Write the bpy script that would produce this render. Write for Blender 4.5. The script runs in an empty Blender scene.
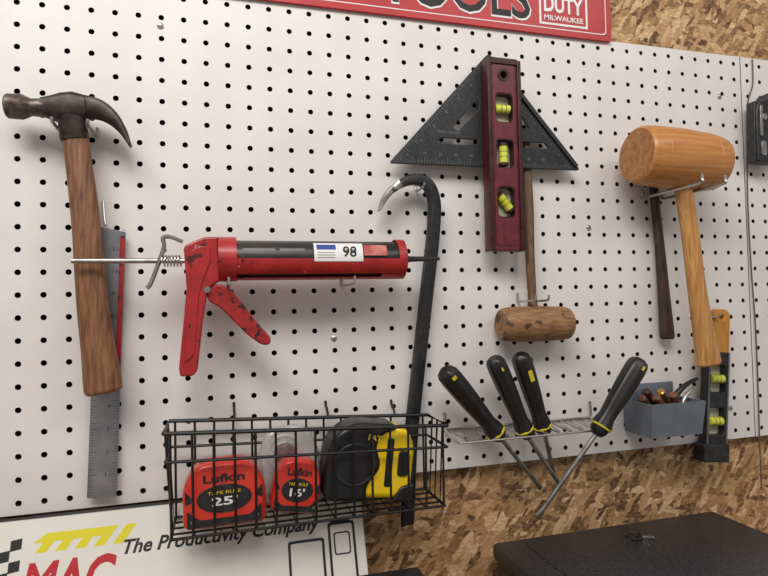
import bpy, bmesh, math, random
from mathutils import Matrix, Vector
random.seed(4)
I=0.0254
scene=bpy.context.scene
scene.view_settings.view_transform='Standard'
scene.view_settings.look='None'

# ------------------------------------------------------------------ materials
def lin(h):
    h=h.lstrip('#'); o=[]
    for i in (0,2,4):
        c=int(h[i:i+2],16)/255
        o.append(c/12.92 if c<=0.04045 else ((c+0.055)/1.055)**2.4)
    return (*o,1)
def mat(name,c1,c2=None,scale=3,stretch=(1,1,1),rough=.5,metal=0,bump=0,bscale=None,lo=.35,hi=.65,detail=5,coat=0,trans=0,spec=.5,smear=None):
    m=bpy.data.materials.new(name); m.use_nodes=True; nt=m.node_tree; N=nt.nodes; L=nt.links
    b=N["Principled BSDF"]
    b.inputs["Roughness"].default_value=rough; b.inputs["Metallic"].default_value=metal
    b.inputs["Specular IOR Level"].default_value=spec
    b.inputs["Coat Weight"].default_value=coat; b.inputs["Coat Roughness"].default_value=.15
    b.inputs["Transmission Weight"].default_value=trans
    b.inputs["Base Color"].default_value=lin(c1)
    if c2 or bump:
        tc=N.new("ShaderNodeTexCoord"); mp=N.new("ShaderNodeMapping")
        mp.inputs["Scale"].default_value=[39.37*scale*s for s in stretch]
        L.new(tc.outputs["Object"],mp.inputs[0])
        nz=N.new("ShaderNodeTexNoise"); nz.inputs["Scale"].default_value=1; nz.inputs["Detail"].default_value=detail
        L.new(mp.outputs[0],nz.inputs["Vector"])
        if c2:
            r=N.new("ShaderNodeValToRGB"); r.color_ramp.elements[0].position=lo; r.color_ramp.elements[1].position=hi
            r.color_ramp.elements[0].color=lin(c1); r.color_ramp.elements[1].color=lin(c2)
            L.new(nz.outputs[0],r.inputs[0]); out=r.outputs[0]
            for k,(col,sc,thr) in enumerate(smear or []):
                n3=N.new("ShaderNodeTexNoise"); n3.inputs["Scale"].default_value=39.37*sc; n3.inputs["Detail"].default_value=7
                m3=N.new("ShaderNodeMapping"); m3.inputs["Location"].default_value=(k*.7+.3,k*.2,k*.5); L.new(tc.outputs["Object"],m3.inputs[0]); L.new(m3.outputs[0],n3.inputs["Vector"])
                r3=N.new("ShaderNodeMapRange"); r3.inputs[1].default_value=thr; r3.inputs[2].default_value=thr+.04; L.new(n3.outputs[0],r3.inputs[0])
                mx=N.new("ShaderNodeMix"); mx.data_type='RGBA'; L.new(r3.outputs[0],mx.inputs[0]); L.new(out,mx.inputs[6]); mx.inputs[7].default_value=lin(col); out=mx.outputs[2]
            L.new(out,b.inputs["Base Color"])
        if bump:
            n2=nz
            if bscale:
                n2=N.new("ShaderNodeTexNoise"); n2.inputs["Scale"].default_value=39.37*bscale; n2.inputs["Detail"].default_value=3
                L.new(tc.outputs["Object"],n2.inputs["Vector"])
            bp=N.new("ShaderNodeBump"); bp.inputs["Strength"].default_value=bump; bp.inputs["Distance"].default_value=.0006
            L.new(n2.outputs[0],bp.inputs["Height"]); L.new(bp.outputs[0],b.inputs["Normal"])
    return m
def osb_mat():
    m=bpy.data.materials.new("osb_board"); m.use_nodes=True; nt=m.node_tree; N=nt.nodes; L=nt.links
    b=N["Principled BSDF"]; b.inputs["Roughness"].default_value=.75
    tc=N.new("ShaderNodeTexCoord")
    wn=N.new("ShaderNodeTexNoise"); wn.inputs["Scale"].default_value=39.37*1.1; wn.inputs["Detail"].default_value=2
    L.new(tc.outputs["Object"],wn.inputs["Vector"])
    wa=N.new("ShaderNodeVectorMath"); wa.operation='MULTIPLY_ADD'; wa.inputs[1].default_value=(.008,.0,.008)
    L.new(wn.outputs["Color"],wa.inputs[0]); L.new(tc.outputs["Object"],wa.inputs[2])
    def layer(ang,sx,sz,off):
        mp=N.new("ShaderNodeMapping"); mp.vector_type='POINT'
        r=N.new("ShaderNodeVectorRotate"); r.rotation_type='Y_AXIS'; r.inputs["Angle"].default_value=ang
        L.new(wa.outputs[0],r.inputs["Vector"])
        mp.inputs["Scale"].default_value=(39.37*sx,0,39.37*sz); mp.inputs["Location"].default_value=(off,off*.7,off*1.3)
        L.new(r.outputs[0],mp.inputs[0])
        v=N.new("ShaderNodeTexVoronoi"); v.inputs["Scale"].default_value=1; v.inputs["Randomness"].default_value=1
        L.new(mp.outputs[0],v.inputs["Vector"])
        s=N.new("ShaderNodeSeparateColor"); L.new(v.outputs["Color"],s.inputs[0])
        return s
    ls=[layer(.35,.8,2.3,3.1),layer(-.75,.9,2.5,9.4),layer(1.25,.9,2.5,17.7),layer(-.15,.8,3.0,31.0),layer(.9,1.1,3.6,51.0)]
    cur=ls[0].outputs[0]
    for l in ls[1:]:
        gt=N.new("ShaderNodeMath"); gt.operation='GREATER_THAN'; gt.inputs[1].default_value=.58
        L.new(l.outputs[1],gt.inputs[0])
        mx=N.new("ShaderNodeMix"); mx.data_type='FLOAT'
        L.new(gt.outputs[0],mx.inputs[0]); L.new(cur,mx.inputs[2]); L.new(l.outputs[0],mx.inputs[3]); cur=mx.outputs[0]
    nz=N.new("ShaderNodeTexNoise"); mp=N.new("ShaderNodeMapping"); mp.inputs["Scale"].default_value=(39.37*3,39.37*3,39.37*6)
    L.new(tc.outputs["Object"],mp.inputs[0]); L.new(mp.outputs[0],nz.inputs["Vector"]); nz.inputs["Scale"].default_value=1; nz.inputs["Detail"].default_value=7
    ad=N.new("ShaderNodeMath"); ad.operation='MULTIPLY_ADD'; ad.inputs[1].default_value=.75; L.new(nz.outputs[0],ad.inputs[0])
    m2=N.new("ShaderNodeMath"); m2.operation='MULTIPLY_ADD'; m2.inputs[1].default_value=.62; m2.inputs[2].default_value=-.19
    L.new(cur,m2.inputs[0]); L.new(m2.outputs[0],ad.inputs[2])
    r=N.new("ShaderNodeValToRGB"); e=r.color_ramp.elements
    e[0].position=.14; e[0].color=lin("#50361f"); e[1].position=.86; e[1].color=lin("#dcbd94")
    for p,c in ((.28,"#7c5b3b"),(.42,"#9f7a51"),(.57,"#b28b60"),(.72,"#c5a176")):
        x=e.new(p); x.color=lin(c)
    L.new(ad.outputs[0],r.inputs[0]); L.new(r.outputs[0],b.inputs["Base Color"])
    bp=N.new("ShaderNodeBump"); bp.inputs["Strength"].default_value=.5; bp.inputs["Distance"].default_value=.0008
    L.new(ad.outputs[0],bp.inputs["Height"]); L.new(bp.outputs[0],b.inputs["Normal"])
    return m

M={}
M['osb']=osb_mat()
M['peg']=mat("white_hardboard","#d8d4d1","#e0dcd9",scale=.3,rough=.45,bump=.05,bscale=3)
M['pegin']=mat("hole_fibre","#3a281d",rough=.9)
M['dark']=mat("painted_gap_shade","#140e0a",rough=.9)
M['concrete']=mat("concrete","#7d7a75","#8f8c86",scale=.2,rough=.8)
M['bench']=mat("bench_wood","#8a6a48","#a98559",scale=1,stretch=(.3,4,4),rough=.6)
M['steel']=mat("steel","#8d8b88","#b3b1ae",scale=2,rough=.32,metal=.9,bump=.1)
M['zinc']=mat("zinc_wire","#b9b7b2",rough=.3,metal=.9)
M['ham']=mat("forged_steel","#2c2523","#544a46",scale=1.6,rough=.42,metal=.6,bump=.35,lo=.38,hi=.72)
M['rust']=mat("worn_steel","#3b2d26","#6e655e",scale=2.5,rough=.42,metal=.65,bump=.3)
M['hick']=mat("hickory","#55331f","#926543",scale=2.2,stretch=(3.5,3.5,.35),rough=.5,bump=.15,lo=.3,hi=.72)
M['rulr']=mat("ruler_steel","#7d7e82","#9c9da1",scale=.8,rough=.4,metal=.7)
M['black']=mat("black_ink","#161616",rough=.5)
M['red']=mat("red_enamel","#961c1f","#b02226",scale=1.2,rough=.4,coat=.15,smear=[("#4a1213",1.6,.63),("#b9a49c",2.6,.69)],bump=.1)
M['redscuff']=mat("red_scuffed","#a21d1f","#8a1518",scale=3,rough=.45,smear=[("#2c1413",3.0,.57)])
M['cart']=mat("cartridge_dark","#242424","#454341",scale=1.2,stretch=(.4,2,2),rough=.32,metal=.3)
M['label']=mat("white_label","#e2e2e2",rough=.4)
M['blue']=mat("label_blue","#27408f",rough=.5)
M['pink']=mat("label_pink","#c98278","#a9443f",scale=2,rough=.5)
M['blk']=mat("black_paint","#17181a","#2b2b2d",scale=3,rough=.42,bump=.15)
M['blkwire']=mat("black_wire_coating","#0c0c0e",rough=.38)
M['alu']=mat("cast_dark_alloy","#292b2e","#37393c",scale=5,rough=.5,metal=.4,bump=.12)
M['alumark']=mat("alloy_marks","#6c6e6f",rough=.5,metal=.3)
M['cord']=mat("grey_cord","#55534f",rough=.5)
M['maroon']=mat("maroon_metal","#561320","#6b1f2a",scale=2,rough=.4,coat=.2,bump=.1,smear=[("#8d5f60",4,.72)])
M['maroond']=mat("maroon_dark_rail","#2a1417","#4a2429",scale=3,rough=.4,metal=.3)
M['vial']=mat("vial_fluid","#c3c92c","#d8de5c",scale=1,rough=.12,coat=.5)
M['vialw']=mat("vial_seat","#b9b49a",rough=.4)
M['wood2']=mat("rough_beech","#6b4a31","#a07a52",scale=2.5,stretch=(.5,3,3),rough=.65,bump=.6,lo=.3,hi=.7,smear=[("#4a3322",1.4,.6)])
M['wood2v']=mat("old_handle_wood","#4f3826","#74573c",scale=2.5,stretch=(3,3,.4),rough=.6,bump=.2)
M['mal']=mat("mallet_wood","#a96b34","#c78d4f",scale=1.1,stretch=(.25,6,6),rough=.42,bump=.12,coat=.1,lo=.3,hi=.7)
M['malend']=mat("mallet_endgrain","#8f5f34","#b07c49",scale=4,rough=.55,bump=.2)
M['malv']=mat("mallet_handle_wood","#a87137","#cb985a",scale=1.3,stretch=(5,5,.3),rough=.38,coat=.15)
M['darkw']=mat("dark_handle","#2c1d17","#473127",scale=2,stretch=(3,3,.4),rough=.45)
M['gold']=mat("golden_wood","#a8702b","#c58a3c",scale=2,stretch=(3,3,.4),rough=.4)
M['rub']=mat("black_rubber","#0e0e0f","#19191a",scale=2,rough=.42,coat=.08)
M['yel']=mat("yellow_plastic","#cdb820",rough=.35,coat=.2)
M['binc']=mat("blue_grey_plastic","#5f666f","#69707a",scale=1,rough=.5)
M['leather']=mat("brown_leather","#5b3324","#7a4b34",scale=3,rough=.55)
M['brass']=mat("brass","#b08c4a",rough=.35,metal=.8)
M['tred']=mat("tape_red","#c62818","#d63822",scale=1,rough=.3,coat=.4)
M['chrome']=mat("brushed_silver","#a9a9a8","#c2c2c0",scale=1.5,rough=.28,metal=.35)
M['yel2']=mat("tape_yellow","#e8c400",rough=.3,coat=.3)
M['signw']=mat("sign_white","#d6d4cc","#dedcd4",scale=.3,rough=.4)
M['signy']=mat("sign_yellow","#d6cc1e",rough=.4)
M['signr']=mat("sign_red","#b5202a",rough=.4)
M['sred']=mat("tin_sign_red","#a8131c","#b31a24",scale=.5,rough=.35)
M['case']=mat("black_case_texture","#222327","#333438",scale=6,rough=.42,bump=.8,bscale=12)

# ------------------------------------------------------------------ builder
def XZ(yc=0): return Matrix.Translation((0,yc,0))@Matrix.Rotation(math.pi/2,4,'X')
def fillet(pts,r,n=5):
    out=[]; k=len(pts)
    for i in range(k):
        p0=Vector(pts[i-1]); p1=Vector(pts[i]); p2=Vector(pts[(i+1)%k])
        rr=r[i] if isinstance(r,(list,tuple)) else r
        a=(p0-p1); b=(p2-p1); d=min(rr,a.length*.49,b.length*.49)
        if d<1e-4: out.append(tuple(p1)); continue
        s=p1+a.normalized()*d; e=p1+b.normalized()*d
        for j in range(n+1):
            t=j/n; out.append(tuple(s*(1-t)**2+p1*2*t*(1-t)+e*t*t))
    return out
def circ(cx,cz,r,n=20,ry=None):
    ry=ry or r
    return [(cx+r*math.cos(2*math.pi*i/n),cz+ry*math.sin(2*math.pi*i/n)) for i in range(n)]
def rect(x0,z0,x1,z1): return [(x0,z0),(x1,z0),(x1,z1),(x0,z1)]
def crom(pts,n=6):
    out=[]; P=[Vector(p) for p in pts]; P=[2*P[0]-P[1]]+P+[2*P[-1]-P[-2]]
    for i in range(1,len(P)-2):
        for j in range(n):
            t=j/n; a,b,c,d=P[i-1:i+3]
            out.append(.5*((2*b)+(c-a)*t+(2*a-5*b+4*c-d)*t*t+(3*b-a-3*c+d)*t**3))
    out.append(P[-2]); return out

class B:
    def __init__(s,name): s.name=name; s.bm=bmesh.new(); s.mats=[]; s.M=Matrix.Identity(4)
    def mi(s,m):
        m=M[m]
        if m not in s.mats: s.mats.append(m)
        return s.mats.index(m)
    def raw(s,V,Fs,m,smooth=True):
        i=s.mi(m); vs=[s.bm.verts.new(s.M@Vector(v)) for v in V]
        for f in Fs:
            try: fc=s.bm.faces.new([vs[k] for k in f])
            except ValueError: continue
            fc.material_index=i; fc.smooth=smooth
    def mesh(s,me,T,m,smooth=True):
        s.raw([T@v.co for v in me.vertices],[tuple(p.vertices) for p in me.polygons],m,smooth)
    def prism(s,pts,h0,h1,m,bev=0,holes=(),T=None,smooth=True):
        """outline in the wall plane (x,z), from height h0 to h1 off the wall"""
        c=bpy.data.curves.new("c",'CURVE'); c.dimensions='2D'; c.fill_mode='BOTH'
        for poly in [pts]+list(holes):
            sp=c.splines.new('POLY'); sp.points.add(len(poly)-1); sp.use_cyclic_u=True
            for q,p in zip(sp.points,poly): q.co=(p[0],p[1],0,1)
        th=abs(h1-h0)/2; c.extrude=max(th-bev,0.0)
        if bev: c.bevel_depth=bev; c.bevel_resolution=2; c.offset=-bev
        ob=bpy.data.objects.new("c",c); bpy.context.collection.objects.link(ob)
        dg=bpy.context.evaluated_depsgraph_get(); me=bpy.data.meshes.new_from_object(ob.evaluated_get(dg))
        s.mesh(me,(T or Matrix.Identity(4))@XZ(-(h0+h1)/2),m,smooth)
        bpy.data.objects.remove(ob); bpy.data.curves.remove(c); bpy.data.meshes.remove(me)
    def text(s,body,x,z,h,size,m,width=None,shear=0,bold=0,T=None,ang=0,height=None,align='LEFT'):
        c=bpy.data.curves.new("t",'FONT'); c.body=body; c.size=1; c.shear=shear; c.offset=bold; c.extrude=0
        c.align_x='LEFT'; c.resolution_u=3
        ob=bpy.data.objects.new("t",c); bpy.context.collection.objects.link(ob)
        dg=bpy.context.evaluated_depsgraph_get(); me=bpy.data.meshes.new_from_object(ob.evaluated_get(dg))
        xs=[v.co.x for v in me.vertices]; ys=[v.co.y for v in me.vertices]
        sx=sy=size
        if width: sx=width/(max(xs)-min(xs)); sy=size if size else sx
        if height: sy=height/(max(ys)-min(ys))
        x0=min(xs) if align=='LEFT' else (min(xs)+max(xs))/2
        S=Matrix.Translation((x,0,z))@Matrix.Rotation(-ang,4,'Y')@XZ(-h)@Matrix.Diagonal((sx,sy,1,1))@Matrix.Translation((-x0,0 ,0))
        s.mesh(me,(T or Matrix.Identity(4))@S,m,False)
        bpy.data.objects.remove(ob); bpy.data.curves.remove(c); bpy.data.meshes.remove(me)
    def sweep(s,pts,sz,m,seg=16,n=2,up=(0,-1,0),caps=True,flute=0,nfl=6):
        P=[Vector(p) for p in pts]; k=len(P)
        if not isinstance(sz,list): sz=[sz]*k
        if len(sz)!=k:
            z2=[]
            for i in range(k):
                t=i/(k-1)*(len(sz)-1); a=int(t); b=min(a+1,len(sz)-1); f=t-a
                A=sz[a] if isinstance(sz[a],tuple) else (sz[a],)*2; Bq=sz[b] if isinstance(sz[b],tuple) else (sz[b],)*2
                z2.append((A[0]*(1-f)+Bq[0]*f,A[1]*(1-f)+Bq[1]*f))
            sz=z2
        V=[]; Fs=[]; up0=Vector(up); prev=None
        for i in range(k):
            t=(P[min(i+1,k-1)]-P[max(i-1,0)]).normalized()
            u0=prev if prev is not None else up0
            sd=t.cross(u0)
            if sd.length<1e-3: sd=t.cross(Vector((1,0,0.1)))
            sd.normalize(); u=sd.cross(t).normalized(); prev=u
            a,b=sz[i] if isinstance(sz[i],tuple) else (sz[i],sz[i])
            for j in range(seg):
                th=2*math.pi*j/seg; c,q=math.cos(th),math.sin(th)
                e=2/n; cc=math.copysign(abs(c)**e,c); qq=math.copysign(abs(q)**e,q)
                fl=1-flute*(0.5+0.5*math.cos(nfl*th))
                V.append(P[i]+sd*a*cc*fl+u*b*qq*fl)
        for i in range(k-1):
            for j in range(seg):
                j2=(j+1)%seg; Fs.append((i*seg+j,i*seg+j2,(i+1)*seg+j2,(i+1)*seg+j))
        if caps: Fs.append(tuple(range(seg-1,-1,-1))); Fs.append(tuple((k-1)*seg+j for j in range(seg)))
        s.raw(V,Fs,m,True)
    def lathe(s,prof,p0,p1,m,seg=32,**kw):
        a=Vector(p0); d=(Vector(p1)-a).normalized()
        s.sweep([a+d*t for t,r in prof],[(max(r,.001),)*2 for t,r in prof],m,seg=seg,**kw)
    def box(s,c,size,m,bev=.03,R=None):
        t=bmesh.new(); bmesh.ops.create_cube(t,size=1)
        bmesh.ops.scale(t,vec=size,verts=t.verts)
        if bev: bmesh.ops.bevel(t,geom=list(t.edges),offset=min(bev,min(size)*.45),segments=2,affect='EDGES',profile=.5)
        T=Matrix.Translation(c)@(R or Matrix.Identity(4))
        t.verts.index_update()
        s.raw([T@v.co for v in t.verts],[tuple(v.index for v in f.verts) for f in t.faces],m,True); t.free()
    def done(s,sharp=.6):
        bm=s.bm
        bmesh.ops.recalc_face_normals(bm,faces=bm.faces)
        for e in bm.edges:
            if len(e.link_faces)==2 and e.calc_face_angle(0)>sharp: e.smooth=False
        mn=Vector((min(v.co[i] for v in bm.verts) for i in range(3))); mx=Vector((max(v.co[i] for v in bm.verts) for i in range(3)))
        c=(mn+mx)/2
        for v in bm.verts: v.co=(v.co-c)*I
        me=bpy.data.meshes.new(s.name); bm.to_mesh(me); bm.free()
        for m in s.mats: me.materials.append(m)
        ob=bpy.data.objects.new(s.name,me); ob.location=c*I; bpy.context.collection.objects.link(ob)
        return ob

# ------------------------------------------------------------------ room
b=B("wall_back"); b.box((15,2.6,-5),(140,4,100),'osb',0); b.done()
b=B("floor"); b.box((15,-50,-56),(140,110,2),'concrete',0); b.done()

def pegpanel(name,x0,x1,z0,z1):
    b=B(name); r=.132
    nx=round((x1-x0)); nz=round((z1-z0))
    dx=(x1-x0)/nx; dz=(z1-z0)/nz
    V=[];Fs=[];Vi=[];Fi=[]
    per=[(-.5,-.5),(-1/6,-.5),(1/6,-.5),(.5,-.5),(.5,-1/6),(.5,1/6),(.5,.5),(1/6,.5),(-1/6,.5),(-.5,.5),(-.5,1/6),(-.5,-1/6)]
    for i in range(nx):
        for k in range(nz):
            cx=x0+(i+.5)*dx; cz=z0+(k+.5)*dz; o=len(V)
            for px,pz in per: V.append((cx+px*dx,0,cz+pz*dz))
            for px,pz in per:
                L=math.hypot(px,pz); V.append((cx+px/L*r,0,cz+pz/L*r))
            oi=len(Vi)
            for yy in (0,.2):
                for px,pz in per:
                    L=math.hypot(px,pz); Vi.append((cx+px/L*r,yy,cz+pz/L*r))
            for j in range(12):
                j2=(j+1)%12; Fs.append((o+j,o+j2,o+12+j2,o+12+j)); Fi.append((oi+j,oi+j2,oi+12+j2,oi+12+j))
    b.raw(V,Fs,'peg',False); b.raw(Vi,Fi,'pegin',True)
    for (xa,za,xb,zb) in ((x0,z0,x1,z0),(x1,z0,x1,z1),(x1,z1,x0,z1),(x0,z1,x0,z0)):
        b.raw([(xa,0,za),(xb,0,zb),(xb,.2,zb),(xa,.2,za)],[(0,1,2,3)],'pegin',False)
    b.raw([(x0,.52,z0+.4),(x1,.52,z0+.4),(x1,.52,z1-.4),(x0,.52,z1-.4)],[(0,1,2,3)],'dark',False)  # near-black sheet paints in the shade behind the holes
    return b.done()
pegpanel("pegboard",-23.96,32.04,-8.7,15.3)
pegpanel("pegboard",32.10,56.10,-8.7,15.3)

b=B("workbench")
b.box((12,-11,-17.3),(78,22,1.6),'bench',.1)
for x in (-25,49):
    for y in (-1.9,-20.5): b.box((x,y,-36.5),(3.2,2.8,36.9),'bench',.1)
b.done()

# ------------------------------------------------------------------ red tin sign on top
b=B("tin_sign")
b.prism(fillet(rect(-8,15.15,22.35,23),.15),.05,.2,'sred',.03)
b.prism(fillet(rect(-7.6,15.5,22.0,22.65),.3),.2,.21,'label',0,holes=[fillet(rect(-7.55,15.55,21.95,22.6),.28)])
b.text("TOOLS",8.2,15.87,.215,0,'label',width=8.9,height=2.35,bold=.03)
b.text("TOOLS",8.27,15.93,.225,0,'black',width=8.75,height=2.22,bold=.015)
b.prism(rect(17.6,15.72,20.75,19),.2,.215,'label',0,holes=[rect(17.72,15.84,20.63,18.9)])
b.text("HEAVY",17.9,17.65,.22,0,'label',width=2.55,height=.85,bold=.03)
b.text("DUTY",17.9,16.5,.22,0,'label',width=2.55,height=.95,bold=.03)
b.text("MILWAUKEE",17.9,16.0,.22,0,'label',width=2.55,height=.3,bold=.02)
b.done()

# ------------------------------------------------------------------ claw hammer
b=B("claw_hammer"); y=-1.35
b.lathe([(0,.36),(.03,.44),(.1,.51),(.62,.53),(.74,.48),(.98,.36),(1.5,.4)],(-8.5,y,8.68),(-6,y,8.72),'rust')
b.sweep([(-7.15,y,8.74),(-6.75,y,8.72),(-6.35,y,8.72),(-5.9,y,8.76),(-5.4,y,8.78)],[(.36,.38),(.5,.42),(.64,.48),(.68,.5),(.54,.46)],'ham',seg=24,n=3.4)
b.sweep([(-6.0,y,8.7),(-5.94,y,7.9),(-5.88,y,7.4)],[(.52,.48),(.56,.46),(.56,.42)],'ham',seg=24,n=3)
for sgn in (-1,1):
    b.sweep(crom([(-5.7,y+.12*sgn,8.85),(-5.0,y+.17*sgn,8.8),(-4.45,y+.24*sgn,8.5),(-4.02,y+.32*sgn,8.0),(-3.7,y+.38*sgn,7.3)],4),
            [(.52,.24),(.42,.2),(.3,.18),(.18,.15),(.05,.1)],'ham',seg=14,n=3)
b.sweep(crom([(-5.88,y,7.75),(-5.72,y,6.3),(-5.55,y,4.8),(-5.42,y,3.2),(-5.25,y,.6),(-5.02,y,-1.6),(-4.88,y,-2.8),(-4.84,y,-3.35),(-4.82,y,-3.5)],5),
        [(.52,.36),(.52,.36),(.56,.38),(.57,.4),(.62,.44),(.68,.46),(.76,.5),(.76,.5),(.6,.4)],'hick',seg=24,n=2.5)
b.done()

# ------------------------------------------------------------------ steel ruler with red edge
b=B("steel_ruler")
out=fillet([(-5.2,-.0-8.2),(-4.02,-8.2),(-4.02,3.6),(-5.2,3.8)],.05)
b.M=Matrix.Translation((-4.9,0,-8.2))@Matrix.Rotation(.042,4,'Y')@Matrix.Translation((4.4,0,8.2))
b.prism(out,.35,.43,'rulr',.01)
for i in range(1,96):
    L=.12+(.08 if i%2==0 else 0)+(.1 if i%8==0 else 0); z=-8.2+i/8
    b.raw([(-4.04-L,-.432,z-.008),(-4.04,-.432,z-.008),(-4.04,-.432,z+.008),(-4.04-L,-.432,z+.008)],[(0,1,2,3)],'black',False)
    b.raw([(-5.18,-.432,z-.008),(-5.18+L,-.432,z-.008),(-5.18+L,-.432,z+.008),(-5.18,-.432,z+.008)],[(0,1,2,3)],'black',False)
    if i%8==0: b.text(str(i//8),-4.5,z-.08,.432,.26,'black')
b.prism(fillet(rect(-4.22,-2.2,-4.02,3.4),.05),.435,.6,'redscuff',.02)
b.done()

# ------------------------------------------------------------------ caulking gun
b=B("caulking_gun"); y=-2.1; zc=2.2
b.lathe([(0,.84),(8.3,.84)],(.25,y,zc),(9,y,zc),'cart',seg=40)
def arc_sheet(x0,x1,r,a0,a1,m,th=.05,n=24):
    V=[];Fs=[]
    for i in range(n+1):
        a=a0+(a1-a0)*i/n
        for rr in (r,r+th):
            for x in (x0,x1): V.append((x,y-rr*math.cos(a),zc+rr*math.sin(a)))
    for i in range(n):
        o=i*4; p=o+4
        Fs+=[(o,o+1,p+1,p),(o+2,p+2,p+3,o+3),(o,p,p+2,o+2),(o+1,o+3,p+3,p+1)]
    Fs+=[(0,2,3,1),(n*4,n*4+1,n*4+3,n*4+2)]
    b.raw(V,Fs,m,True)
rd=math.radians
arc_sheet(.1,8.5,.9,rd(-2),rd(-48),'red')
arc_sheet(.1,8.5,.9,rd(-66),rd(-205),'red')
arc_sheet(7.3,8.5,.9,rd(-45),rd(-68),'red')
arc_sheet(.0,.75,.93,0,2*math.pi,'red',.06,40)
arc_sheet(8.1,8.5,.9,0,2*math.pi,'red',.05,40)
b.lathe([(0,.9),(.06,.9)],(8.45,y,zc),(9,y,zc),'red',seg=40)
b.lathe([(0,.28),(.25,.22),(.4,.14),(1.8,.1),(1.95,.09)],(8.48,y,zc),(10,y,zc+.03),'blk',seg=16)
b.lathe([(0,.93),(.1,.97),(.16,.97)],(-.02,y,zc),(1,y,zc),'red',seg=40)
arc_sheet(4.1,6.35,.955,rd(-10),rd(44),'label',.01)
arc_sheet(4.22,5.1,.967,rd(22),rd(38),'blue',.004)
for q in range(3): arc_sheet(4.25,5.05,.967,rd(13-q*7),rd(15-q*7),'alumark',.002)
arc_sheet(6.4,7.5,.955,rd(6),rd(38),'pink',.01)
arc_sheet(1.0,2.4,.845,rd(22),rd(30),'alumark',.004); arc_sheet(2.6,3.7,.845,rd(22),rd(30),'alumark',.004)
b.text("98",5.4,zc+.05,.98+2.1,.66,'black',bold=.01)
b.prism(fillet([(-1.45,2.75),(-.6,3.15),(0,3.15),(.06,1.25),(-.3,1.05),(-.5,.75),(-.72,-.6),(-.95,-2.65),(-1.15,-2.85),(-1.65,-2.85),(-1.7,-2.5),(-1.5,-.6),(-1.35,.9)],[.2,.2,.05,.1,.2,.2,.3,.1,.1,.1,.1,.3,.2]),1.7,2.5,'red',.08)
b.prism(fillet([(-1.2,2.5),(-.75,2.75),(-.35,2.7),(-.35,2.0),(-.6,1.5),(-.85,.6),(-1.05,-1.9),(-1.45,-2.3),(-1.35,-.5),(-1.15,1)],.15),2.48,2.56,'red',.03)
b.prism(fillet([(-.55,1.15),(.35,1.0),(.9,.35),(1.5,-.5),(2.2,-1.35),(2.15,-1.65),(1.8,-1.65),(1.2,-1.2),(.5,-.45),(.0,.1),(-.5,.35)],.25),1.8,2.4,'redscuff',.07)
b.lathe([(0,.14),(.9,.14)],(-.5,-1.66,.85),(-.5,-3,.85),'steel',seg=12)
b.lathe([(0,.11),(6.0,.11)],(-5.85,y-.1,2.12),(1,y-.1,2.12),'steel',seg=14)
coil=[(-2.35+.8*i/90,y-.1-.24*math.cos(i/90*2*math.pi*6),2.12+.24*math.sin(i/90*2*math.pi*6)) for i in range(91)]
b.sweep(coil,.035,'zinc',seg=6)
b.sweep(crom([(-2.95,y-.15,.95),(-2.8,y-.15,1.15),(-2.5,y-.15,1.95),(-2.25,y-.15,2.75),(-2.3,y-.15,3.1),(-2.0,y-.15,3.15),(-1.5,y-.15,2.95)],4),(.09,.2),'steel',seg=10,n=3)
b.done()

# ------------------------------------------------------------------ pry bar
b=B("pry_bar")
b.sweep(crom([(8.3,-1.1,5.65),(8.7,-1.08,6.0),(9.3,-1.02,6.3),(9.95,-.95,6.35),(10.45,-.88,6.05),(10.72,-.8,5.4),(10.74,-.75,4.5),(10.6,-.65,2.9),(10.3,-.55,.6),(9.98,-.47,-1.8),(9.66,-.4,-4.2),(9.35,-.34,-6.6),(9.15,-.32,-9.2),(9.05,-.32,-10.9),(9.05,-.32,-11.2)],5),
        [(.14,.42),(.2,.36),(.25,.3),(.28,.25),(.3,.25),(.31,.25),(.32,.25),(.32,.25),(.32,.25),(.32,.25),(.32,.25),(.32,.25),(.32,.25),(.35,.15),(.38,.05)],'blk',seg=24,n=5)
for sg in (-1,1):
    b.sweep(crom([(8.75,-1.1+.2*sg,6.04),(8.3,-1.1+.2*sg,5.7),(7.95,-1.1+.22*sg,5.25),(7.7,-1.1+.24*sg,4.7)],4),[(.22,.22),(.17,.2),(.12,.18),(.03,.15)],'steel',seg=10,n=3)
b.done()

# ------------------------------------------------------------------ speed square
b=B("speed_square")
A=(8.35,7.2);C=(19.55,7.3);P3=(14.1,13.45)
tri=fillet([A,C,P3],[.25,.25,.3])
holes=[fillet([(10.9,8.35),(13.3,8.35),(13.3,8.68),(11.25,8.68)],.1),
       fillet([(11.9,9.25),(12.2,9.05),(13.45,10.35),(13.4,10.75),(13.1,10.65)],.1),
       fillet([(15.5,8.4),(17.6,8.42),(17.35,8.74),(15.5,8.72)],.1),
       fillet([(15.6,9.5),(16.4,9.45),(15.8,10.4),(15.6,10.3)],.08)]
b.prism(tri,.66,.8,'alu',.025,holes=holes)
def edge_strip(p,q,w,h0,h1,m,a0=0,a1=1):
    p=Vector(p);q=Vector(q);d=(q-p).normalized();n=Vector((-d.y,d.x))
    L=(q-p).length; s0=p+d*L*a0; s1=p+d*L*a1
    b.prism([tuple(s0),tuple(s1),tuple(s1+n*w),tuple(s0+n*w)],h0,h1,m,.02)
edge_strip(C,P3,.22,.58,.95,'alu',.04,.96)
def ticks(p,q,n,inset,m='alumark',ln=.18):
    p=Vector(p);q=Vector(q);d=(q-p).normalized();nn=Vector((-d.y,d.x))
    for i in range(2,n-1):
        s=p+(q-p)*(i/n)+nn*inset; L=ln*(1.8 if i%4==0 else 1)
        w=d*.01
        b.raw([(v.x,-.805,v.y) for v in (s-w,s+w,s+w+nn*L,s-w+nn*L)],[(0,1,2,3)],m,False)
ticks(A,C,70,.06); ticks(P3,A,56,.06); ticks(C,P3,44,.26)
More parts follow.
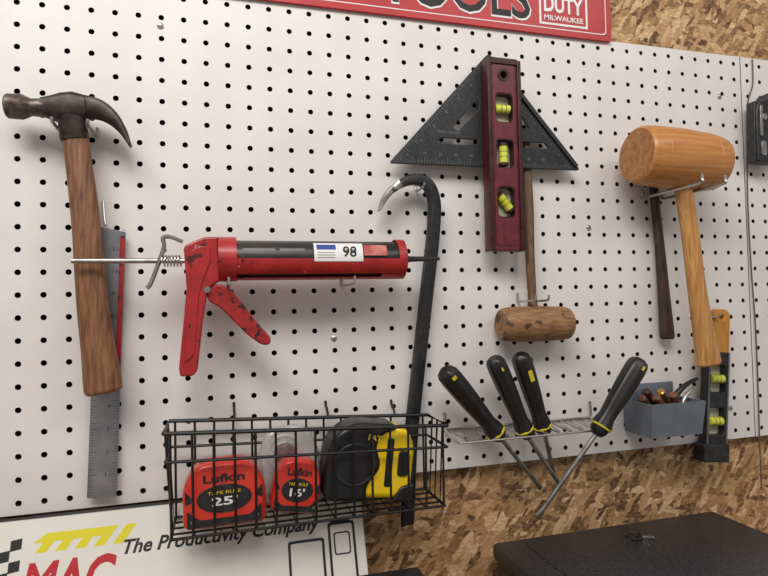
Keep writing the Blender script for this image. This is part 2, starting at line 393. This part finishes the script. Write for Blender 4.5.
for i in range(9): b.text(str((i+1)*10),10.2+i*.86,7.72,.805,.22,'alumark')
for i in range(7):
    f=(i+1)/8; x=A[0]+(P3[0]-A[0])*f+.35; z=A[1]+(P3[1]-A[1])*f-.4; b.text(str(i+1),x,z,.805,.26,'alumark',ang=.8)
b.text("SPEED SQUARE",11.0,8.9,.805,.2,'alumark')
b.done()

# ------------------------------------------------------------------ maroon torpedo level
b=B("torpedo_level")
b.M=Matrix.Translation((14.55,0,8))@Matrix.Rotation(.004,4,'Y')@Matrix.Translation((-14.5,0,-8.02))
out=fillet(rect(13.5,2.72,15.42,12.85),[.12,.12,.35,.35])
win=[fillet(rect(13.95,9.45,14.98,11.05),.25),fillet(rect(13.95,7.05,14.98,8.6),.25),fillet(rect(13.95,4.45,14.98,6.1),.3)]
b.prism(out,.85,1.5,'maroon',.05,holes=win+[circ(14.46,12.0,.2)])
b.prism(fillet(rect(13.82,3.0,15.1,12.6),.2),1.5,1.53,'maroon',.01,holes=win+[circ(14.46,12.0,.22)])
for x in (13.5,15.22): b.prism(fillet(rect(x,2.7,x+.22,12.8),.1),.82,1.64,'maroond',.04)
b.prism(fillet(rect(13.6,12.55,15.3,12.88),.14),.84,1.6,'maroond',.04)
b.prism(circ(14.46,12.0,.34,24),1.5,1.57,'maroond',.0,holes=[circ(14.46,12.0,.2,24)])
for w,(cz,ax) in zip(win,((10.25,(1,0,0)),(7.82,(0,0,1)),(5.3,(-.65,0,.76)))):
    b.prism(w,.9,1.05,'vialw')
    b.prism(w,1.05,1.5,'maroond',0,holes=[[(14.465+(x-14.465)*.93,cz+(z-cz)*.93) for x,z in w]])
    a=Vector(ax).normalized(); c=Vector((14.465,-1.3,cz)); 
    L=.43 if ax[0]==1 else .52
    b.lathe([(0,.16),(.05,.23),(2*L-.05,.23),(2*L,.16)],c-a*L,c+a*L,'vial',seg=20)
    for t in (-.14,.12): b.lathe([(0,.236),(.03,.236)],c+a*t,c+a,'black',seg=20)
    if ax[0]!=1:
        for sg in (-1,1): b.lathe([(0,.27),(.14,.27)],c+a*(sg*L-.07),c+a*9,'maroond',seg=16)
b.text("EXACT LEVEL",14.35,3.15,1.535,.2,'maroond',ang=math.pi/2)
b.done()

# ------------------------------------------------------------------ small wooden mallet
b=B("wooden_mallet")
y=-1.05
b.lathe([(0,.72),(.06,.8),(.2,.87),(.6,.92),(2.0,.95),(3.6,.92),(3.95,.86),(4.05,.76)],(14.2,y,-1.15),(18.5,y,-1.2),'wood2',seg=36)
b.sweep(crom([(16.15,y,-.5),(16.15,-1.0,.3),(16.2,-.8,2.5),(16.3,-.6,5),(16.4,-.36,7.5),(16.42,-.34,8.9)],5),[(.3,.3),(.23,.23),(.25,.25),(.3,.27),(.28,.25),(.24,.22)],'wood2v',seg=16)
b.done()

# ------------------------------------------------------------------ big wooden mallet
b=B("wooden_mallet")
y=-2.45; a=(21.9,y,7.9); e=(29.9,y,7.45)
b.lathe([(0,1.4),(.02,1.42),(.12,1.52),(.5,1.59),(.85,1.62),(.87,1.605),(.92,1.605),(.94,1.62),(2.5,1.68),(4.2,1.62),(4.22,1.605),(4.27,1.605),(4.29,1.62),(4.75,1.57),(5.2,1.47),(5.3,1.35)],a,e,'mal',seg=56)
b.lathe([(0,1.38),(.01,1.38)],(21.89,y,7.9),(29.9,y,7.45),'malend',seg=48)
b.sweep(crom([(24.6,y,7.2),(24.9,y,6.3),(25.3,y+.05,4),(25.75,y+.15,.6),(26.15,y+.22,-1.8),(26.4,y+.27,-3.1),(26.5,y+.3,-3.65),(26.52,y+.3,-3.8)],5),
        [(.5,.42),(.48,.42),(.46,.4),(.5,.42),(.58,.46),(.7,.5),(.76,.5),(.64,.4)],'malv',seg=24,n=2.3)
b.done()

# ------------------------------------------------------------------ dark-handled hammer behind
b=B("ball_peen_hammer")
b.sweep(crom([(24.75,-.42,7.2),(24.8,-.45,5.5),(24.95,-.5,3),(25.1,-.5,.5),(25.2,-.52,-1.6),(25.25,-.5,-2.2),(25.25,-.5,-2.35)],5),[(.26,.22),(.27,.24),(.3,.26),(.36,.3),(.44,.34),(.46,.34),(.38,.26)],'darkw',seg=18)
b.lathe([(0,.3),(.08,.36),(.5,.36),(.7,.28),(1.0,.34),(1.5,.34),(1.75,.24),(1.95,.32),(2.2,.36),(2.45,.28),(2.6,.1)],(23.6,-.4,7.15),(30,-.4,7.15),'ham',seg=20)
b.done()

# ------------------------------------------------------------------ hanging level right
b=B("spirit_level")
b.M=Matrix.Translation((28.3,0,-5))@Matrix.Rotation(.09,4,'Y')@Matrix.Translation((-28.3,0,5))
b.prism(fillet(rect(27.6,-9.3,29.1,-3.2),.1),.4,1.0,'blk',.05,holes=[fillet(rect(27.8,-5.6,28.9,-4.0),.2),fillet(rect(27.8,-8.1,28.9,-6.5),.2)])
b.prism(fillet([(28.0,-3.4),(29.1,-3.4),(29.1,-.9),(28.8,-.65),(28.2,-.65),(28.0,-.9)],.15),.42,.98,'gold',.06,holes=[circ(28.5,-1.15,.16)])
b.prism(fillet(rect(27.35,-9.65,29.2,-8.6),.12),.3,1.15,'blk',.06)
b.prism(rect(27.6,-8.6,27.7,-3.2),1.0,1.05,'alumark',.01); b.prism(rect(29.0,-8.6,29.1,-3.2),1.0,1.05,'alumark',.01)
for z in (-4.8,-7.3):
    b.prism(rect(27.75,z-.8,28.95,z+.8),.45,.55,'vialw')
    b.lathe([(0,.15),(.05,.26),(.95,.26),(1.0,.15)],(27.85,-.82,z),(30,-.82,z),'vial',seg=16)
    for x in (28.2,28.48): b.lathe([(0,.266),(.03,.266)],(x,-.82,z),(30,-.82,z),'black',seg=16)
b.done()

# ------------------------------------------------------------------ screwdriver rack + screwdrivers
b=B("screwdriver_rack")
zz=-6.9
b.sweep([(11.3,-.1,-6.6),(20.2,-.1,-6.6)],.06,'zinc',seg=8)
b.sweep([(11.3,-1.95,zz),(20.1,-1.95,zz)],.06,'zinc',seg=8)
pts=[]
for i in range(12):
    x=11.5+i*.74; pts+= [(x,-.15,zz+.25),(x+.2,-1.0,zz+.13),(x+.37,-1.9,zz+.02),(x+.55,-1.0,zz+.13)]
b.sweep(crom(pts,3),.045,'zinc',seg=6)
for x in (11.3,20.15):
    b.sweep(crom([(x,-.07,-5.7),(x,-.08,-5.9),(x,-.12,-6.3),(x,-.15,-6.6),(x,-1.0,-6.8),(x,-1.95,zz)],4),.07,'zinc',seg=8)
b.done()
def driver(top,fer,tip,r=.5,slot=False,logo=.2,lw=.07,lp=.2):
    b=B("screwdriver"); top=Vector(top);fer=Vector(fer);tip=Vector(tip); L=(fer-top).length; d=(fer-top).normalized()
    prof=[(0,.5),(.02,.78),(.06,.95),(.14,1),(.3,.98),(.5,.9),(.66,.8),(.76,.76),(.84,.9),(.89,.96)]
    b.sweep([top+d*L*t for t,_ in prof],[(r*k,r*k) for _,k in prof],'rub',seg=36,flute=.09)
    b.lathe([(0,.9*r),(.03,.99*r),(.1,.97*r),(.12,.85*r)],top+d*L*.885,fer,'yel',seg=30)
    b.lathe([(0,.85*r),(L*.05,.8*r),(L*.1,.5*r),(L*.105,.2)],top+d*L*.9,fer,'rub',seg=24)
    sd=d.cross(Vector((0,-1,0))).normalized(); n=sd.cross(d).normalized()
    if n.y>0: n=-n
    c=top+d*L*lp+n*(r*1.0)
    b.raw([c+d*logo+sd*lw,c-d*logo+sd*lw,c-d*logo-sd*lw,c+d*logo-sd*lw],[(0,1,2,3)],'yel',False)
    s0=fer-d*.1
    b.sweep([s0,s0+(tip-s0)*.9,s0+(tip-s0)*.95,tip],[(.12,.12),(.12,.12),(.15 if slot else .1,.08),(.14 if slot else .03,.025 if slot else .03)],'steel',seg=12)
    b.done()
driver((10.5,-2.2,-3.2),(13.9,-1.3,-7.0),(16.6,-.55,-10.1),.57,True,.1,.12,.08)
driver((13.25,-2.0,-2.75),(15.4,-1.4,-7.05),(17.5,-1.0,-9.9),.52,False,.1,.05,.12)
driver((14.85,-1.8,-2.65),(16.65,-1.0,-7.05),(17.5,-.4,-9.5),.52,False,.32,.12,.24)
driver((21.6,-2.6,-3.2),(18.85,-2.35,-7.0),(15.75,-1.6,-11.1),.57,True,.12,.08,.1)

# ------------------------------------------------------------------ grey bin
b=B("plastic_bin")
def tray(x0,x1,h0,h1,zt,zb,th=.1):
    t=[(x0,-h0,zt),(x1,-h0,zt),(x1,-h1,zt),(x0,-h1,zt)]; k=.12
    u=[(x0+k,-h0,zb),(x1-k,-h0,zb),(x1-k,-h1+k*2,zb),(x0+k,-h1+k*2,zb)]
    ti=[(x0+th,-h0-th,zt),(x1-th,-h0-th,zt),(x1-th,-h1+th,zt),(x0+th,-h1+th,zt)]
    ui=[(x0+k+th,-h0-th,zb+th),(x1-k-th,-h0-th,zb+th),(x1-k-th,-h1+k*2+th,zb+th),(x0+k+th,-h1+k*2+th,zb+th)]
    V=t+u+ti+ui; Fs=[(4,5,6,7),(12,13,14,15)]
    for i in range(4):
        j=(i+1)%4; Fs+=[(i,j,4+j,4+i),(8+i,8+j,12+j,12+i),(i,j,8+j,8+i)]
    b.raw(V,Fs,'binc',False)
tray(22.3,25.9,.12,2.5,-5.7,-7.55)
b.box((24.1,-.1,-5.35),(3.5,.12,.9),'binc',.03)
b.done()
b=B("leather_punch_set")
for i,(x,h,z,dx,m) in enumerate(((22.7,1.2,-5.5,.9,'leather'),(23.2,1.75,-5.4,.8,'leather'),(23.3,.8,-5.2,.9,'darkw'),(24.0,1.2,-5.2,.7,'brass'),(24.3,1.8,-5.3,.6,'leather'))):
    b.lathe([(0,.16),(.06,.24),(1.1,.26),(1.2,.2),(1.25,.12),(1.8,.1)],(x,-h,z),(x+dx,-h+.3,z-.9),m,seg=14)
b.sweep(crom([(24.7,-1.0,-6.2),(25.3,-1.0,-5.5),(26.0,-1.0,-5.0),(26.9,-.9,-4.7)],4),[(.2,.2),(.18,.18),(.14,.14),(.1,.1)],'blk',seg=12)
b.sweep(crom([(24.9,-1.7,-6.3),(25.3,-1.7,-5.5),(26.0,-1.6,-5.05)],4),[(.16,.16),(.12,.12),(.08,.08)],'steel',seg=12)
b.done()

# ------------------------------------------------------------------ wire basket
b=B("wire_basket")
X0,X1=-2.25,10.1; HB,HF=.74,3.5; ZB=-9.32; w=.055
def ztop(x): return -5.0-(x-X0)*.05
def hf(z,x):
    t=(ztop(x)-z)/(ztop(x)-ZB); return HF-.12*t
inx=lambda x,z:(x+ (0.22 if x<X0+.3 else (-.22 if x>X1-.3 else 0))*((ztop(x)-z)/4.2))
b.sweep([(X0,-HF,ztop(X0)),(X1,-HF,ztop(X1)),(X1,-HB,ztop(X1)),(X0,-HB,ztop(X0)),(X0,-HF,ztop(X0))],.09,'blkwire',seg=8)
for f in (.27,1.0):
    r=[]
    for (x,front) in ((X0,1),(X1,1),(X1,0),(X0,0),(X0,1)):
        z=ztop(x)+(ZB-ztop(x))*f; r.append((inx(x,z),-hf(z,x) if front else -HB,z))
    for p,q in zip(r[:-1],r[1:]): b.sweep([p,q],w*1.2,'blkwire',seg=8)
n=14
for i in range(n+1):
    x=X0+.25+(X1-X0-.5)*i/n
    b.sweep([(x,-HB,ztop(x)),(x,-HB,ZB),(x,-(HF-.12),ZB),(x,-HF,ztop(x))],w,'blkwire',seg=6)
for i in range(1,4):
    h=HB+(HF-HB)*i/4
    b.sweep([(X0,-h,ztop(X0)),(X0+.22,-h,ZB),(X1-.22,-h,ZB),(X1,-h,ztop(X1))],w,'blkwire',seg=6)
for x in (.6,5,8.4):
    b.sweep(crom([(x,-.07,ztop(x)+.7),(x,-.1,ztop(x)+.45),(x,-.35,ztop(x)+.4),(x,-HB,ztop(x)-.02)],4),.06,'blkwire',seg=8)
b.done()

# ------------------------------------------------------------------ tape measures
def tape(cx,cz,w,h,h0,h1,body,plate,rot=0,label=None):
    b=B("tape_measure")
    b.M=Matrix.Translation((cx,0,cz))@Matrix.Rotation(-rot,4,'Y')
    W,H=w/2,h/2
    out=fillet([(-W,-H),(W,-H),(W,H*.35),(W*.62,H),(-W*.62,H),(-W,H*.35)],[.35,.25,.6,.7,.7,.6],7)
    b.prism(out,h0,h1,body,.2)
    sc=.93
    pl=[(x*sc,z*sc+.02) for x,z in out]
    b.prism(pl,h1-.06,h1+.07,plate,.05)
    b.prism(pl,h0-.07,h0+.06,plate,.05)
    b.box((W*.2,-(h0+h1)/2,-H+.04),(w*.7,(h1-h0)*.8,.1),'blk',.03)
    b.box((W+.03,-(h0+h1)/2,-H+.25),(.06,.55,.4),'steel',.02)
    b.box((W-.12,-(h0+h1)/2,-H+.27),(.4,.5,.06),'yel2',.01)
    if label:
        b.prism(circ(0,-.12,W*.66,30,H*.44),h1+.06,h1+.1,'blk',.01)
        b.text(label,0,-.38,h1+.105,0,'label',width=W*.62,height=.36,bold=.02,align='C')
        b.text("Lufkin",0,H*.44,h1+.105,0,'blk',width=W*1.0,height=.34,bold=.03,align='C')
        b.text("TAPE RULE",0,.08,h1+.105,0,'yel2',width=W*.8,height=.13,align='C')
        b.prism(fillet([(-W*.9,-H*.9),(W*.9,-H*.9),(W*.9,-H*.35),(W*.6,-H*.68),(-W*.6,-H*.68),(-W*.9,-H*.35)],.12),h1+.05,h1+.085,'blk',.0)
        for sg in (-1,1): b.prism(fillet([(sg*W*.93,-H*.2),(sg*W*.72,-.1),(sg*W*.93,H*.25)],.08),h1+.05,h1+.085,'blk',.0)
    for x,z in ((-W*.78,-H*.72),(W*.78,-H*.72)): b.prism(circ(x,z,.07,12),h1+.05,h1+.11,'steel')
    return b
tape(.1,-7.85,3.4,2.7,1.62,3.0,'tred','tred',.02,"25'").done()
tape(3.2,-7.9,2.1,2.35,1.72,2.85,'tred','tred',-.16,"16'").done()
b=tape(3.05,-7.2,2.8,3.4,.98,1.52,'chrome','chrome',.1)
b.prism(circ(-.2,.55,.85,32),1.56,1.62,'chrome',.02,holes=[circ(-.2,.55,.7,32)]); b.prism(circ(-.2,.55,.5,24),1.56,1.61,'steel',.02)
b.done()
b=B("tape_measure")
b.M=Matrix.Translation((6.6,0,-7.22))@Matrix.Rotation(.12,4,'Y')
out=fillet([(-1.95,-1.55),(1.95,-1.55),(2.0,.95),(1.5,1.75),(-1.1,1.75),(-1.95,.8)],[.5,.3,.6,.6,.8,.6],7)
b.prism(out,1.4,2.95,'yel2',.25)
ov=fillet([(-2.15,-1.7),(-.1,-1.7),(-.2,-1.0),(.45,-.1),(.1,.85),(.35,1.35),(1.0,1.6),(.9,1.86),(-1.2,1.86),(-2.15,.9)],[.5,.2,.3,.4,.3,.2,.1,.2,.8,.6],7)
b.prism(ov,1.3,3.08,'rub',.2)
b.prism(circ(-.85,.0,.98,30),3.05,3.14,'rub',.03)
b.prism(circ(-.85,.0,.96,30),3.05,3.17,'blk',.02,holes=[circ(-.85,0,.86,30)])
b.prism(fillet([(1.0,-1.66),(2.08,-1.66),(2.08,-.8),(1.45,-.95)],.15),1.3,3.06,'rub',.1)
b.prism(fillet(rect(1.2,-.5,1.72,.65),.18),2.93,3.02,'rub',.02)
b.prism(fillet(rect(.62,-1.0,.95,1.2),.1),2.93,2.97,'rub',.01)
b.box((2.1,-2.2,-1.3),(.06,.6,.45),'steel',.02)
b.text("FAT",-.35,1.12,3.09,.36,'yel2',bold=.02,ang=-.1)
b.done()

# ------------------------------------------------------------------ white advertising sign (leaning on the bench)
b=B("advertising_sign")
b.M=Matrix.Translation((0,-.22,-8.75))@Matrix.Rotation(math.radians(-22),4,'X')
b.prism(fillet(rect(-24,-8.2,6.55,0),.1),0,.12,'signw',.02)
b.prism(rect(-24,-.1,6.5,-.0),.0,.16,'black',0)
h=.13
b.text("The Productivity Company",-4.15,-1.95,h,0,'black',width=8.6,height=.78,shear=.3,bold=.025)
for i in range(5):
    x=-7.6+i*.75; b.prism([(x,-1.5),(x+.42,-1.5),(x+.95,-.75),(x+.53,-.75)],.115,.125,'signy')
b.prism([(-7.7,-1.1),(-4.7,-1.1),(-4.45,-.75),(-7.2,-.75)],.115,.124,'signy')
for i in range(9):
    for k in range(5):
        if (i+k)%2==0:
            x=-11.9+i*.42; z=-.9-k*.42; b.prism([(x,z),(x+.42,z+.06),(x+.42,z-.36),(x,z-.42)],.115,.126,'black')
b.text("MAC",-8.05,-3.5,.118,0,'black',width=3.75,height=1.85,shear=.2,bold=.06)
b.text("MAC",-8.0,-3.45,.128,0,'signr',width=3.6,height=1.7,shear=.2,bold=.03)
def ringr(x0,z0,x1,z1,t=.09,m='black'):
    b.prism(fillet(rect(x0,z0,x1,z1),.15),.115,.128,m,0,holes=[fillet(rect(x0+t,z0+t,x1-t,z1-t),.1)])
ringr(2.9,-6,4.6,-2.35,.12); ringr(4.8,-6,6.1,-1.75,.12); ringr(5.05,-3.2,5.85,-2.2,.07)
b.prism(rect(4.95,-1.75,5.9,-1.6),.115,.128,'black')
b.text("TOOLS",-3.8,-6.9,.128,0,'black',width=5,height=2.2,bold=.03)
b.done()

# ------------------------------------------------------------------ black tool case bottom right
b=B("tool_case")
def cbox(x0,x1,h0,h1,z0,z1,m,bev): b.box(((x0+x1)/2,-(h0+h1)/2,(z0+z1)/2),(x1-x0,h1-h0,z1-z0),m,bev)
cbox(13.7,27.7,.7,10.5,-16.5,-13.3,'case',.25)
cbox(13.5,27.9,.6,10.65,-13.45,-12.5,'case',.3)
b.sweep([(13.75,-.8,-13.4),(13.75,-10.2,-13.4)],.08,'blk',seg=8)
cbox(15,26.4,1.6,9.4,-12.55,-12.45,'case',.05)
for x in (16.5,25.0): cbox(x-.5,x+.5,10.6,10.85,-14.2,-12.9,'steel',.05)
b.sweep(crom([(19.2,-10.6,-14),(19.3,-11.2,-14),(20.9,-11.3,-14),(22.5,-11.2,-14),(22.6,-10.6,-14)],4),.15,'blk',seg=10)
b.done()
b=B("wire_clip")
b.sweep(crom([(20.3,-2.6,-12.36),(20.7,-2.3,-12.34),(21.1,-2.6,-12.34),(20.8,-3.1,-12.36),(20.4,-3.0,-12.34),(20.9,-2.75,-12.26)],5),.07,'blk',seg=8)
b.box((21.3,-3.0,-12.38),(.7,.16,.12),'steel',.03,Matrix.Rotation(-.5,4,'Z'))
b.done()
b=B("parts_case")
cbox(3.9,7.7,5.6,10,-16.5,-11.4,'case',.15); cbox(3.8,7.8,5.5,10.1,-11.4,-10.85,'blk',.12)
b.box((5.8,-10.2,-12.3),(1.2,.2,.7),'blk',.05)
b.done()

# ------------------------------------------------------------------ staple gun at right edge
b=B("staple_gun")
b.M=Matrix.Translation((32.7,0,10.2))@Matrix.Rotation(.02,4,'Y')
b.prism(fillet([(-.75,-1.9),(.9,-1.9),(1.3,-1.2),(1.3,1.6),(.9,2.4),(.2,2.5),(-.1,2.0),(-.6,1.9),(-.8,1.2)],[.15,.15,.3,.3,.3,.2,.2,.2,.2]),.35,1.15,'blk',.1,holes=[fillet(rect(.35,-.9,.85,1.5),.2)])
b.prism(fillet([(-.95,-1.95),(-.72,-1.95),(-.6,1.9),(-.82,1.9)],.08),.45,1.05,'blk',.04)
b.prism(fillet([(1.35,-1.2),(1.75,-1.5),(2.3,2.2),(1.2,2.5),(1.1,2.1),(1.9,1.9)],.2),.5,1.0,'steel',.06)
b.prism(fillet(rect(-.5,-1.5,-.1,-.6),.1),1.12,1.2,'steel',.02); b.prism(circ(-.2,.9,.2,16),1.1,1.22,'steel',.02)
b.prism(fillet(rect(-.55,-.3,-.35,1.6),.08),1.12,1.2,'steel',.02)
b.done()

# ------------------------------------------------------------------ cord, hooks, screws
b=B("electrical_cord")
b.sweep(crom([(33.0,-.08,15.2),(32.95,-.08,13.6),(32.5,-.08,12.4),(32.3,-.08,10),(32.15,-.08,6),(32.2,-.08,2),(32.35,-.08,-2),(32.35,-.08,-6),(32.3,-.08,-8.7),(32.3,-.08,-12)],6),.04,'cord',seg=8)
b.done()
def hook(x,z,L,up=.5,r=.09,n=2,dx=.5,plate=True):
    b=B("pegboard_hook")
    for i in range(n):
        xx=x+(i-(n-1)/2)*dx
        b.sweep(crom([(xx,-r-.02,z+.45),(xx,-r-.02,z+.2),(xx,-.15-r,z+.02),(xx,-L*.6,z),(xx,-L+.12,z+.03),(xx,-L,z+up*.5),(xx,-L-.02,z+up)],5),r,'zinc',seg=10)
    if n>1 and plate: b.box((x,-.06,z+.2),(dx*n*.9,.04,.3),'zinc',.02)
    b.done()
hook(-5.9,7.9,2.1,.2,n=2,dx=1.35,plate=False,r=.07)
hook(24.95,6.0,4.5,.45,n=2,dx=1.5,r=.09,plate=False)
hook(5.9,1.02,3.15,.35,r=.06,n=1)
hook(.4,1.0,3.15,.35,r=.06,n=1)
hook(10.0,5.93,1.4,.2,r=.06,n=1)
hook(16.15,.05,2.0,.3,n=2,dx=.75,r=.06,plate=False)
hook(28.25,-1.15,1.4,.25,r=.06,n=1)
hook(32.9,12.0,1.4,.3,r=.06,n=1)
b=B("pegboard_hook"); b.sweep(crom([(-5.0,-.09,5.0),(-5.0,-.12,4.8),(-4.95,-.2,4.2),(-4.9,-.26,3.9)],5),.07,'zinc',seg=8); b.done()
for i,(x,z) in enumerate(((-2.5,13.4),(5.5,-1.6),(20.5,4.2),(30.3,12.6),(30.2,-6.8))):
    b=B("screw"); b.lathe([(0,.16),(.04,.15),(.08,.08)],(x,-.005,z),(x,-1,z),'zinc',seg=16)
    b.raw([(x-.1,-.087,z-.015),(x+.1,-.087,z-.015),(x+.1,-.087,z+.015),(x-.1,-.087,z+.015)],[(0,1,2,3)],'black',False); b.done()

# ------------------------------------------------------------------ lights
def area(name,loc,tgt,size,power,col):
    l=bpy.data.lights.new(name,'AREA'); l.energy=power; l.shape='RECTANGLE'; l.size=size[0]; l.size_y=size[1]; l.color=col
    o=bpy.data.objects.new(name,l); bpy.context.collection.objects.link(o); o.location=Vector(loc)*I
    o.rotation_euler=(Vector(tgt)-Vector(loc)).to_track_quat('-Z','Y').to_euler()
area("ceiling_lamp",(-14,-45,48),(10,0,0),(1.2,.5),25,(1,.955,.9))
area("shop_light",(45,-60,50),(15,0,0),(1.2,.3),7,(1,.94,.87))
w=bpy.data.worlds.new("world"); scene.world=w; w.use_nodes=True
w.node_tree.nodes["Background"].inputs[0].default_value=(1,.985,.97,1); w.node_tree.nodes["Background"].inputs[1].default_value=.35

# ------------------------------------------------------------------ camera
D=28.6
R=Vector((0.9615,-0.2740,-0.0224)).normalized(); F=Vector((0.2746,0.9611,0.02998)).normalized()
U=R.cross(F).normalized(); R=F.cross(U).normalized()
cam=bpy.data.cameras.new("camera"); co=bpy.data.objects.new("camera",cam); bpy.context.collection.objects.link(co)
cam.sensor_width=36; cam.lens=577/768*36; cam.clip_start=0.01
co.matrix_world=Matrix(((R.x,U.x,-F.x,0),(R.y,U.y,-F.y,-D*I),(R.z,U.z,-F.z,0),(0,0,0,1)))
scene.camera=co
